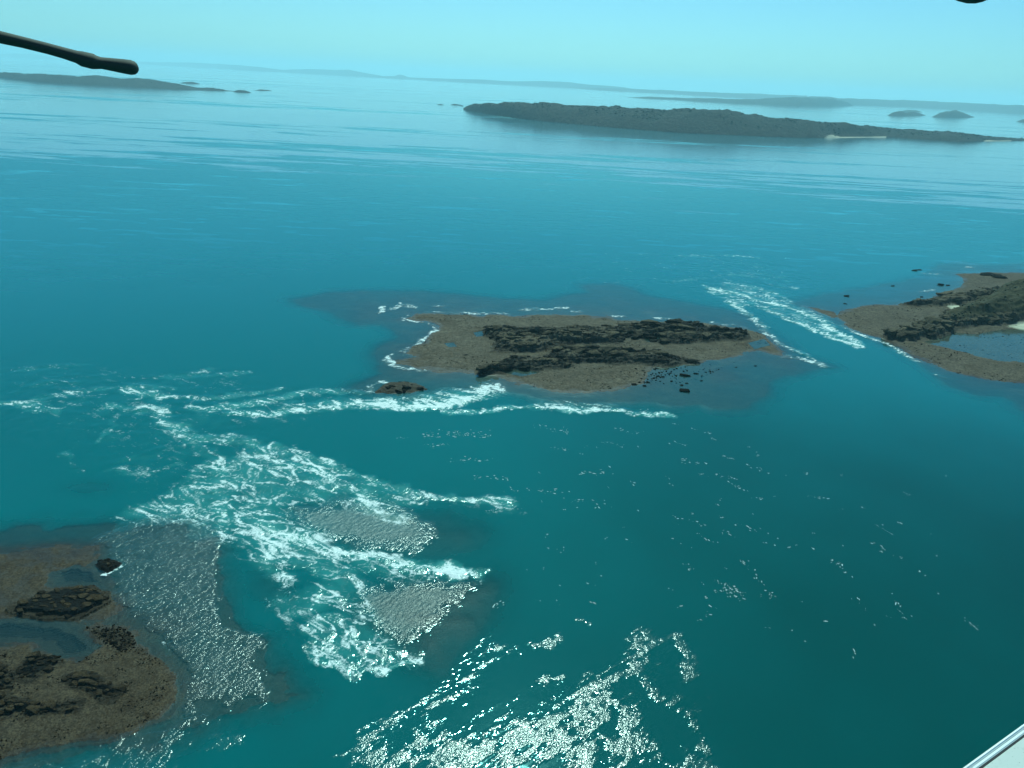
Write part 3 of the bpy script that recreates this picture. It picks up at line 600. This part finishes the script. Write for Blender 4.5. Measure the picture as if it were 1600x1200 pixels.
for px, py, w_ in BOULD:
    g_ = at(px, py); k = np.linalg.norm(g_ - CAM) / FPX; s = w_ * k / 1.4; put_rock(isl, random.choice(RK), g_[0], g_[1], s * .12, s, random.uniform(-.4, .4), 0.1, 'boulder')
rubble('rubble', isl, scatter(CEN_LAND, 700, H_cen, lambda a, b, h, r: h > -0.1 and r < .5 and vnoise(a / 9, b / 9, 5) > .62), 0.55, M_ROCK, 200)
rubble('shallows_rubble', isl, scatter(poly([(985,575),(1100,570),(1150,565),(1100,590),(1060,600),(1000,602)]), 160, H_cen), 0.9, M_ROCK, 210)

# detached wet rock off the middle island
P = poly([(588,614),(600,603),(612,598),(632,596),(650,600),(666,608),(640,613),(612,615)]); c = P.mean(0)
def H_islet(X, Y):
    s = sdf(P, X + 2 * (fbm(X / 5, Y / 5, 3) - .5), Y + 3 * (fbm(X / 5, Y / 5, 4) - .5)); h = np.where(s > 0, 0.2 + 1.3 * (1 - np.exp(-s / 4)) , 0.2 + s * 0.35) + 0.9 * (ridged(X / 5, Y / 3, 8, 4) - .5) * sstep(-2, 2, s)
    zz = np.zeros_like(X); return h, {'rock': zz + 0.45, 'sand': zz, 'green': zz}
isl = empty('sea_rock', (c[0], c[1], 0), 'small low wet rock ringed by foam beside the race off the middle island', 'rock')
o = link('rock_body', land_mesh('rock_body', P, 0.5, H_islet), M_FLAT_C); attach(o, isl)
for x, y, z in scatter(P, 14, H_islet, lambda a, b, h, r: h > .5): put_rock(isl, random.choice(RK), x, y, z, random.uniform(1.2, 3), random.gauss(0, .4))

# right island
c = poly([(1500, 520)])[0]
isl = empty('headland_island', (c[0], c[1], 0), 'brown island with grassy rock hill and tidal lagoon at the right edge', 'island', 'islands drying at low tide')
o = link('tidal_flat', land_mesh('tidal_flat', RGT_SHELF, 1.0, H_rgt), M_FLAT_R); attach(o, isl)
pool('tidal_lagoon', RGT_POOL, 0.52, isl, 0.08, 8.0)
for P, n in ((RGT_HILL, 190), (RGT_RIDGE, 60)):
    vis = P[P[:, 0] < at(1640, 500)[0]]
    for x, y, z in scatter(P, n, H_rgt, lambda a, b, h, r: r > 0.4 and a < at(1640, 500)[0]):
        s = 1.6 + 6.0 * random.random() ** 2.2; put_rock(isl, random.choice(RK), x, y, z + s * .08, s, math.radians(14) + random.gauss(0, .35))
for px, py, w_ in [(1323,463,8),(1470,445,9),(1481,446,6),(1430,423,7),(1437,422,5),(1545,431,16),(1556,433,16),(1562,435,20),(1321,475,4),(1395,447,4),(1440,464,4)]:
    g_ = at(px, py); k = np.linalg.norm(g_ - CAM) / FPX; s = w_ * k / 1.4; put_rock(isl, random.choice(RK), g_[0], g_[1], s * .12, s, random.uniform(-.2, .2), 0.1, 'boulder')
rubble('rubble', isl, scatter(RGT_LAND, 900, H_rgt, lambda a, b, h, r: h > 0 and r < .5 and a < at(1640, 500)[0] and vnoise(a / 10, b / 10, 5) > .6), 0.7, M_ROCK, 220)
spots = scatter(RGT_HILL, 700, H_rgt, lambda a, b, h, r: h > 6 and vnoise(a / 7, b / 7, 8) > .4)
rubble('scrub', isl, spots, 1.7, M_SCRUB, 230)

# near-left reef
c = poly([(100, 1080)])[0]
isl = empty('reef_island', (c[0], c[1], 0), 'dark brown drying reef with broken rock ledges in the near left corner', 'island', 'islands drying at low tide')
o = link('reef_flat', land_mesh('reef_flat', LFT_SHELF, 0.42, H_lft), M_FLAT_L); attach(o, isl)
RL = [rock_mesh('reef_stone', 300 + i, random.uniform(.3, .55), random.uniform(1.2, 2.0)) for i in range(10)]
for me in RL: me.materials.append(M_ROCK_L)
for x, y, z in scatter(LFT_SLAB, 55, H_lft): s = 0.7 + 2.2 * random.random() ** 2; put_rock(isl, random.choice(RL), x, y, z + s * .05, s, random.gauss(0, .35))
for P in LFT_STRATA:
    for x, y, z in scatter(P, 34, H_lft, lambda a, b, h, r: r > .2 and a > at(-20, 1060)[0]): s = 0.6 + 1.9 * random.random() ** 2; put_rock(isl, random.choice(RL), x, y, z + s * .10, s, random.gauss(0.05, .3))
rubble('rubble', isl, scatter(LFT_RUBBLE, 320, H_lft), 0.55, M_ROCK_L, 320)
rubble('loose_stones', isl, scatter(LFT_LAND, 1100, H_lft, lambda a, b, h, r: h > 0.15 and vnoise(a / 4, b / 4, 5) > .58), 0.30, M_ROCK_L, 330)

# lone rock awash off the near reef
P = poly([(150,882),(158,875),(171,873),(189,880),(180,888),(168,895),(157,890)]); c = P.mean(0); PW = P
def H_awash(X, Y):
    s = sdf(PW, X, Y); h = np.where(s > 0, 0.1 + 0.9 * (1 - np.exp(-s / 1.0)), 0.1 + s * 0.6) + 0.6 * (ridged(X / 1.8, Y / 1.5, 18, 4) - .5); zz = np.zeros_like(X)
    return h, {'rock': zz + 1, 'sand': zz, 'green': zz}
isl = empty('awash_rock', (c[0], c[1], 0), 'small dark red-brown rock with foam curling round it above the near reef', 'rock')
o = link('rock_body', land_mesh('rock_body', P, 0.22, H_awash, 3), M_FLAT_L); attach(o, isl)
for x, y, z in scatter(P, 14, H_awash): put_rock(isl, random.choice(RL), x, y, z, random.uniform(.5, 1.5), random.gauss(0, .5))

# drowned shoals
for k in range(4):
    P = SHOALS[k][0]; link('shoal', land_mesh('shoal', P, 1.0, H_shoal(k)), M_SHOAL, kind='structure')

# ------------------------------------------------------------------ far islands and coasts
def far_land(name, cols, depth_m, label, cat, group, seed, n_along=160, n_across=26, rugged=0.35, sands=(), trees=0, mat=None, ridge_at=0.4):
    cols = np.array(cols, float); t = np.linspace(0, 1, n_along); src = np.linspace(0, 1, len(cols))
    xs = np.interp(cols[:, 0][0] + t * (cols[-1, 0] - cols[0, 0]), cols[:, 0], cols[:, 0]); bs = np.interp(xs, cols[:, 0], cols[:, 1]); tp = np.interp(xs, cols[:, 0], cols[:, 2])
    pts = []; hts = []; sand = []
    for x, b, q in zip(xs, bs, tp):
        g0 = at(x, b); az = g0[:2] / np.linalg.norm(g0[:2]); d0 = np.linalg.norm(g0[:2])
        dr = d0 + depth_m * ridge_at; r = ray(x, q); z = ALT + r[2] / math.hypot(r[0], r[1]) * dr
        pts.append((az, d0)); hts.append(max(z, 1.0)); sand.append(max([min((x - a) / (0.12 * (b2 - a)), 1.0 - 0.72 * (x - a) / (b2 - a)) for a, b2 in sands if a <= x <= b2] + [0.0]))
    hts = np.array(hts)[:, None]; AZ = np.array([p[0] for p in pts]); D0 = np.array([p[1] for p in pts])[:, None]
    ii = np.arange(n_along)[:, None]; v = np.linspace(0, 1, n_across)[None, :]
    end = np.minimum(1.0, 4 * np.minimum(ii, n_along - 1 - ii) / n_along + 0.15)
    dd = D0 + depth_m * v * end
    prof = np.where(v <= ridge_at, 1 - (1 - np.minimum(1, v / ridge_at)) ** 2.2, np.maximum(0, 1 - (np.maximum(v - ridge_at, 0) / (1 - ridge_at)) ** 1.7))
    gx = AZ[:, 0:1] * dd; gy = AZ[:, 1:2] * dd
    n = fbm(gx / (depth_m * .22), gy / (depth_m * .22), seed, 5, .58); n2 = ridged(gx / (depth_m * .24), gy / (depth_m * .24), seed + 9, 5)
    zz = hts * prof * (1 + rugged * ((n - .5) * 1.5 + (n2 - .6)))
    sm = np.array(sand)[:, None] > 0; sw = np.convolve(np.array(sand) > 0, np.ones(21) / 21, 'same')[:n_along, None] * sstep(0.30, 0.12, v); zz = zz * (1 - sw) + np.minimum(zz, 0.5 + 9 * v) * sw
    zz = np.where(v <= 0, -2.0, np.where(v >= 1, -3.0, zz)); SD = (sm * sstep(0.03, 0.0, v + 0.06 * (n - .5) - 0.11 * np.array(sand)[:, None])).ravel()
    V = np.stack([gx.ravel(), gy.ravel(), zz.ravel()], 1)
    V = np.array(V); c = np.array([V[:, 0].mean(), V[:, 1].mean(), 0.0])
    root = empty(name, tuple(c), label, cat, group)
    link('land', mesh_np('land', V - c, grid_faces(n_along, n_across)[:, ::-1], True, {'sand': np.array(SD)}), mat or M_HILL, root)
    if trees:
        G = V.reshape(n_along, n_across, 3); sp = []
        while len(sp) < trees:
            i = rng.integers(2, n_along - 2); j = rng.integers(3, n_across - 2); p = G[i, j] + (G[i + 1, j] - G[i, j]) * rng.random() + (G[i, j + 1] - G[i, j]) * rng.random()
            if p[2] > 4 and vnoise(p[0] / 60, p[1] / 60, seed) > 0.38: sp.append(tuple(p))
        rubble('scrub', root, sp, 6.5, M_SCRUB, seed)
    return root
far_land('far_island', [(724,171,167),(740,174,161),(760,178,158),(800,184,161),(850,190,163),(905,195,166),(960,200,168),(1000,203,170),(1060,208,172),(1100,210,175),(1150,212,178),(1200,214,184),(1260,216,187),(1300,216,192),(1350,215,197),(1400,215,202),(1450,219,205),(1500,222,208),(1540,221,213),(1600,220,216),(1680,222,220)], 560, 'long dark scrubby island with a pale cove beach beyond the strait', 'island', None, 401, 420, 34, 0.30, ((1289,1384),(1537,1580)), 2600, ridge_at=0.33)
far_land('far_island', [(-60,118,108),(0,121,112),(20,124,114),(60,128,116),(100,131,118),(160,134,120),(200,136,123),(240,138,126),(280,140,131),(310,141,137),(330,141.5,136),(345,142,138),(365,143,141.5)], 700, 'low hazy dark island on the left below the rotor blade', 'island', None, 402, 220, 24, 0.4, (), 600)
far_land('islet', [(364,143.5,143),(372,144,140.5),(382,144.5,141),(393,145,144.6)], 120, 'tiny dark islet off the right tip of the left far island', 'islet', None, 403, 40, 12)
far_land('islet', [(281,130,129.6),(292,130.5,127.6),(302,131,128.2),(313,131.5,131)], 200, 'small flat hazy islet behind the left far island', 'islet', None, 404, 40, 12)
far_land('islet', [(1386,180.5,180),(1395,181,175),(1405,181.2,173),(1415,181.2,175.5),(1425,181,174.5),(1437,180.8,177),(1447,180.5,180)], 420, 'left of two humped blue islets beyond the long island', 'islet', 'humped blue islets', 405, 70, 16, 0.25)
far_land('islet', [(1456,182.8,182),(1466,183.3,176.5),(1478,183.6,174),(1486,183.7,172.3),(1496,183.7,174),(1508,183.6,178),(1523,183.4,183)], 420, 'right of two humped blue islets beyond the long island', 'islet', 'humped blue islets', 406, 70, 16, 0.25)
far_land('islet', [(1588,190,189.6),(1596,191,186.5),(1606,191.5,186),(1620,192,191)], 300, 'small dark islet cut by the right edge of the picture', 'islet', None, 407, 40, 12)
far_land('islet', [(1407,174.6,174.2),(1416,175,171.6),(1430,175.3,172),(1442,175.6,175.2)], 500, 'faint low islet behind the two humped islets', 'islet', None, 408, 40, 12)
far_land('islet', [(704,163.8,163.5),(710,164,162.4),(717,164.5,163.4),(724,166,165)], 40, 'tiny dark reef just off the left tip of the long island', 'islet', None, 409, 30, 10)
far_land('islet', [(683,163.6,163.4),(688,163.8,162.6),(694,164,163.8)], 30, 'tiniest dark reef further left off the long island', 'islet', None, 410, 24, 10)
far_land('islet', [(398,141.6,141.2),(408,142,139.8),(425,142.6,142.4)], 300, 'pale faint islet right of the left far island', 'islet', None, 411, 30, 10)
far_land('far_headland', [(980,152.5,151.8),(1010,154,150.8),(1050,156,152.8),(1090,158.5,153.5),(1120,160,154),(1150,162,155),(1180,163,155.5),(1220,165,153.5),(1250,166,152.5),(1270,166.2,153),(1300,166,154.5),(1325,165.5,160),(1335,165.3,165)], 1100, 'blue hazy headland above the middle of the long island', 'headland', 'hazy coasts on the horizon', 412, 150, 18, 0.35)
far_land('far_coast', [(1230,160.5,151),(1300,163,152.5),(1400,166.5,156.5),(1450,169,158.5),(1500,172,161),(1550,175,163),(1600,178.5,165),(1700,185,170)], 3000, 'pale blue coast along the horizon at the right', 'coast', 'hazy coasts on the horizon', 413, 160, 18, 0.3)
far_land('far_coast', [(880,136.5,135.5),(935,141,137),(1000,144.5,139.5),(1050,147,141.5),(1100,150,143.5),(1180,154,147),(1260,157,150)], 3000, 'pale blue coast along the horizon behind the long island', 'coast', 'hazy coasts on the horizon', 414, 130, 18, 0.3)
far_land('far_coast', [(120,94.5,93),(240,101.5,97),(300,105,98),(340,107,99.5),(400,111,104),(440,113,109),(480,115,108),(545,118.5,109),(570,120,114),(600,122,119),(617,123,119),(622,123,116.5),(628,123.3,116.8),(640,124,121),(700,127.5,122.8),(750,130,124),(800,132.5,127),(850,135,126.8),(890,137,128.5),(920,138.5,132),(970,141,135.5),(1010,143,142)], 3500, 'faint blue coast along the left and middle horizon with one small knoll', 'coast', 'hazy coasts on the horizon', 415, 300, 18, 0.12)
far_land('far_coast', [(-80,83,80),(0,89,84.5),(30,90.5,83.5),(60,92,85.5),(100,94,93)], 3000, 'faintest sliver of coast at the far left horizon', 'coast', 'hazy coasts on the horizon', 416, 50, 12, 0.2)

# ------------------------------------------------------------------ the aircraft the view is taken from
def paint_material(name, col, rough, dirt=0.0):
    g = NG(name); a = g.noise(g.pos, 30.0, 5.0, 0.65); b = g.noise(g.pos, 140.0, 3.0, 0.6)
    cc = g.mix(g.mr(a, 0.5, 0.75, 0.0, dirt), col, tuple(v * 0.45 for v in col)); cc = g.mix(g.mr(b, 0.66, 0.72, 0.0, dirt * 1.3), cc, tuple(v * 0.2 for v in col))
    return g.done(g.principled(cc, rough, g.bump(a, 0.15, 0.004), 0.5))
M_BLADE = paint_material('blade_olive_grey', (0.034, 0.036, 0.026), 0.8, 0.5)
M_PANEL = paint_material('white_aircraft_paint', (0.52, 0.51, 0.47), 0.5, 0.45)
M_RIM = paint_material('white_aircraft_rim', (0.74, 0.74, 0.72), 0.4, 0.05)
M_SEAM = paint_material('black_sealant', (0.020, 0.022, 0.026), 0.6, 0.0)
air = empty('aircraft', (0, 0, ALT - 1.6), 'parts of the aircraft the view is from: dark rotor blades and white side panel', 'aircraft')
def sweep(name, path, chord_ratio, mat, parent):
    """rounded bar through (px, py, thickness_px, distance) stations"""
    V = []; n = 20; P = [near(a, b, d) for a, b, t, d in path]; up = Vector((0, 0, 1))
    for i, (a, b, t, d) in enumerate(path):
        tg = Vector(P[min(i + 1, len(P) - 1)] - P[max(i - 1, 0)]).normalized(); s = tg.cross(up).normalized(); u = s.cross(tg).normalized()
        r = 0.5 * t * d / FPX
        for k in range(n):
            q = 2 * math.pi * k / n; V.append(Vector(P[i]) + u * (r * math.sin(q)) + s * (r * chord_ratio * math.cos(q)))
    m = len(path); F = [(i * n + k, i * n + (k + 1) % n, (i + 1) * n + (k + 1) % n, (i + 1) * n + k) for i in range(m - 1) for k in range(n)]
    me = bpy.data.meshes.new(name); me.from_pydata([v - parent.location for v in V], [], F + [tuple(range(n))[::-1], tuple(range((m - 1) * n, m * n))]); me.update()
    for p in me.polygons: p.use_smooth = True
    return link(name, me, mat, parent)
D = 4.2
b = sweep('rotor_blade', [(-220,22,14.5,D),(-60,49,14.5,D),(0,58,14,D),(35,66,13,D),(75,76,13,D),(100,83,13.5,D),(120,89,15,D),(128,92,18,D),(145,96,18.5,D),(151,97.5,16,D),(158,98.5,14,D),(175,101,15.5,D),(195,104,17.5,D),(205,105.5,18,D),(211,106.3,15.5,D),(214.5,106.8,11,D),(216.5,107,5,D),(217,107,0.8,D)], 1.6, M_BLADE, air)
t_ = sweep('tip_slot', [(198,111.5,2,D-.05),(202,111.7,4,D-.05),(207,112,4,D-.05),(211,112,1.5,D-.05)], 1.0, M_SEAM, b); t_.location -= b.location
sweep('rotor_blade', [(1380,-90,26,D),(1450,-50,28,D),(1490,-27,30,D),(1510,-18,29,D),(1522,-13.5,27,D),(1533,-10,22,D),(1541,-7.5,15,D),(1546,-6,8,D),(1548,-5.6,1,D)], 1.6, M_BLADE, air)
def slab(name, pts, zt, thick, mat, bev):
    bm = bmesh.new(); vs_ = [bm.verts.new(Vector(at(x, y, zt)) - air.location) for x, y in pts]; f = bm.faces.new(vs_)
    if f.normal.z < 0: f.normal_flip()
    e = bmesh.ops.extrude_face_region(bm, geom=[f]); vv = [v for v in e['geom'] if isinstance(v, bmesh.types.BMVert)]
    bmesh.ops.translate(bm, verts=vv, vec=(0, 0, -thick)); bmesh.ops.recalc_face_normals(bm, faces=bm.faces)
    bmesh.ops.bevel(bm, geom=bm.edges[:], offset=bev, segments=3, affect='EDGES')
    me = bpy.data.meshes.new(name); bm.to_mesh(me); bm.free(); return link(name, me, mat, air)
zt = ALT - 1.5
slab('edge_rim', [(1400,1274),(1503,1200),(1600,1130),(1760,1015),(1766,1019),(1607,1132),(1511,1202),(1410,1276)], zt + 0.004, 0.05, M_RIM, 0.003)
slab('edge_strip', [(1411,1276),(1512,1202),(1608,1132),(1767,1019),(1784,1030),(1625,1128.5),(1600,1146.5),(1527,1200),(1430,1271)], zt, 0.04, M_RIM, 0.002)
slab('seam', [(1429,1273),(1526,1201.5),(1599,1147.5),(1783,1031),(1790,1036),(1603,1149),(1531,1202),(1434,1274)], zt - 0.004, 0.03, M_SEAM, 0.0005)
slab('side_panel', [(1434,1276),(1531,1203),(1603,1149.5),(1791,1037),(1900,1120),(1600,1380)], zt - 0.001, 0.04, M_PANEL, 0.002)

# ------------------------------------------------------------------ haze
hz = NG('sea_haze'); pv = hz.n('ShaderNodeVolumePrincipled')
pv.inputs['Color'].default_value = (0.56, 0.90, 1.0, 1); pv.inputs['Density'].default_value = 5.8e-5; pv.inputs['Anisotropy'].default_value = 0.25
hz.t.links.new(pv.outputs[0], hz.out.inputs['Volume'])
bm = bmesh.new(); bmesh.ops.create_cube(bm, size=1.0)
for v in bm.verts: v.co = Vector((v.co.x * 140000, v.co.y * 140000, -6 if v.co.z < 0 else 600))
me = bpy.data.meshes.new('haze'); bm.to_mesh(me); bm.free(); link('haze', me, hz.m, kind='stuff')
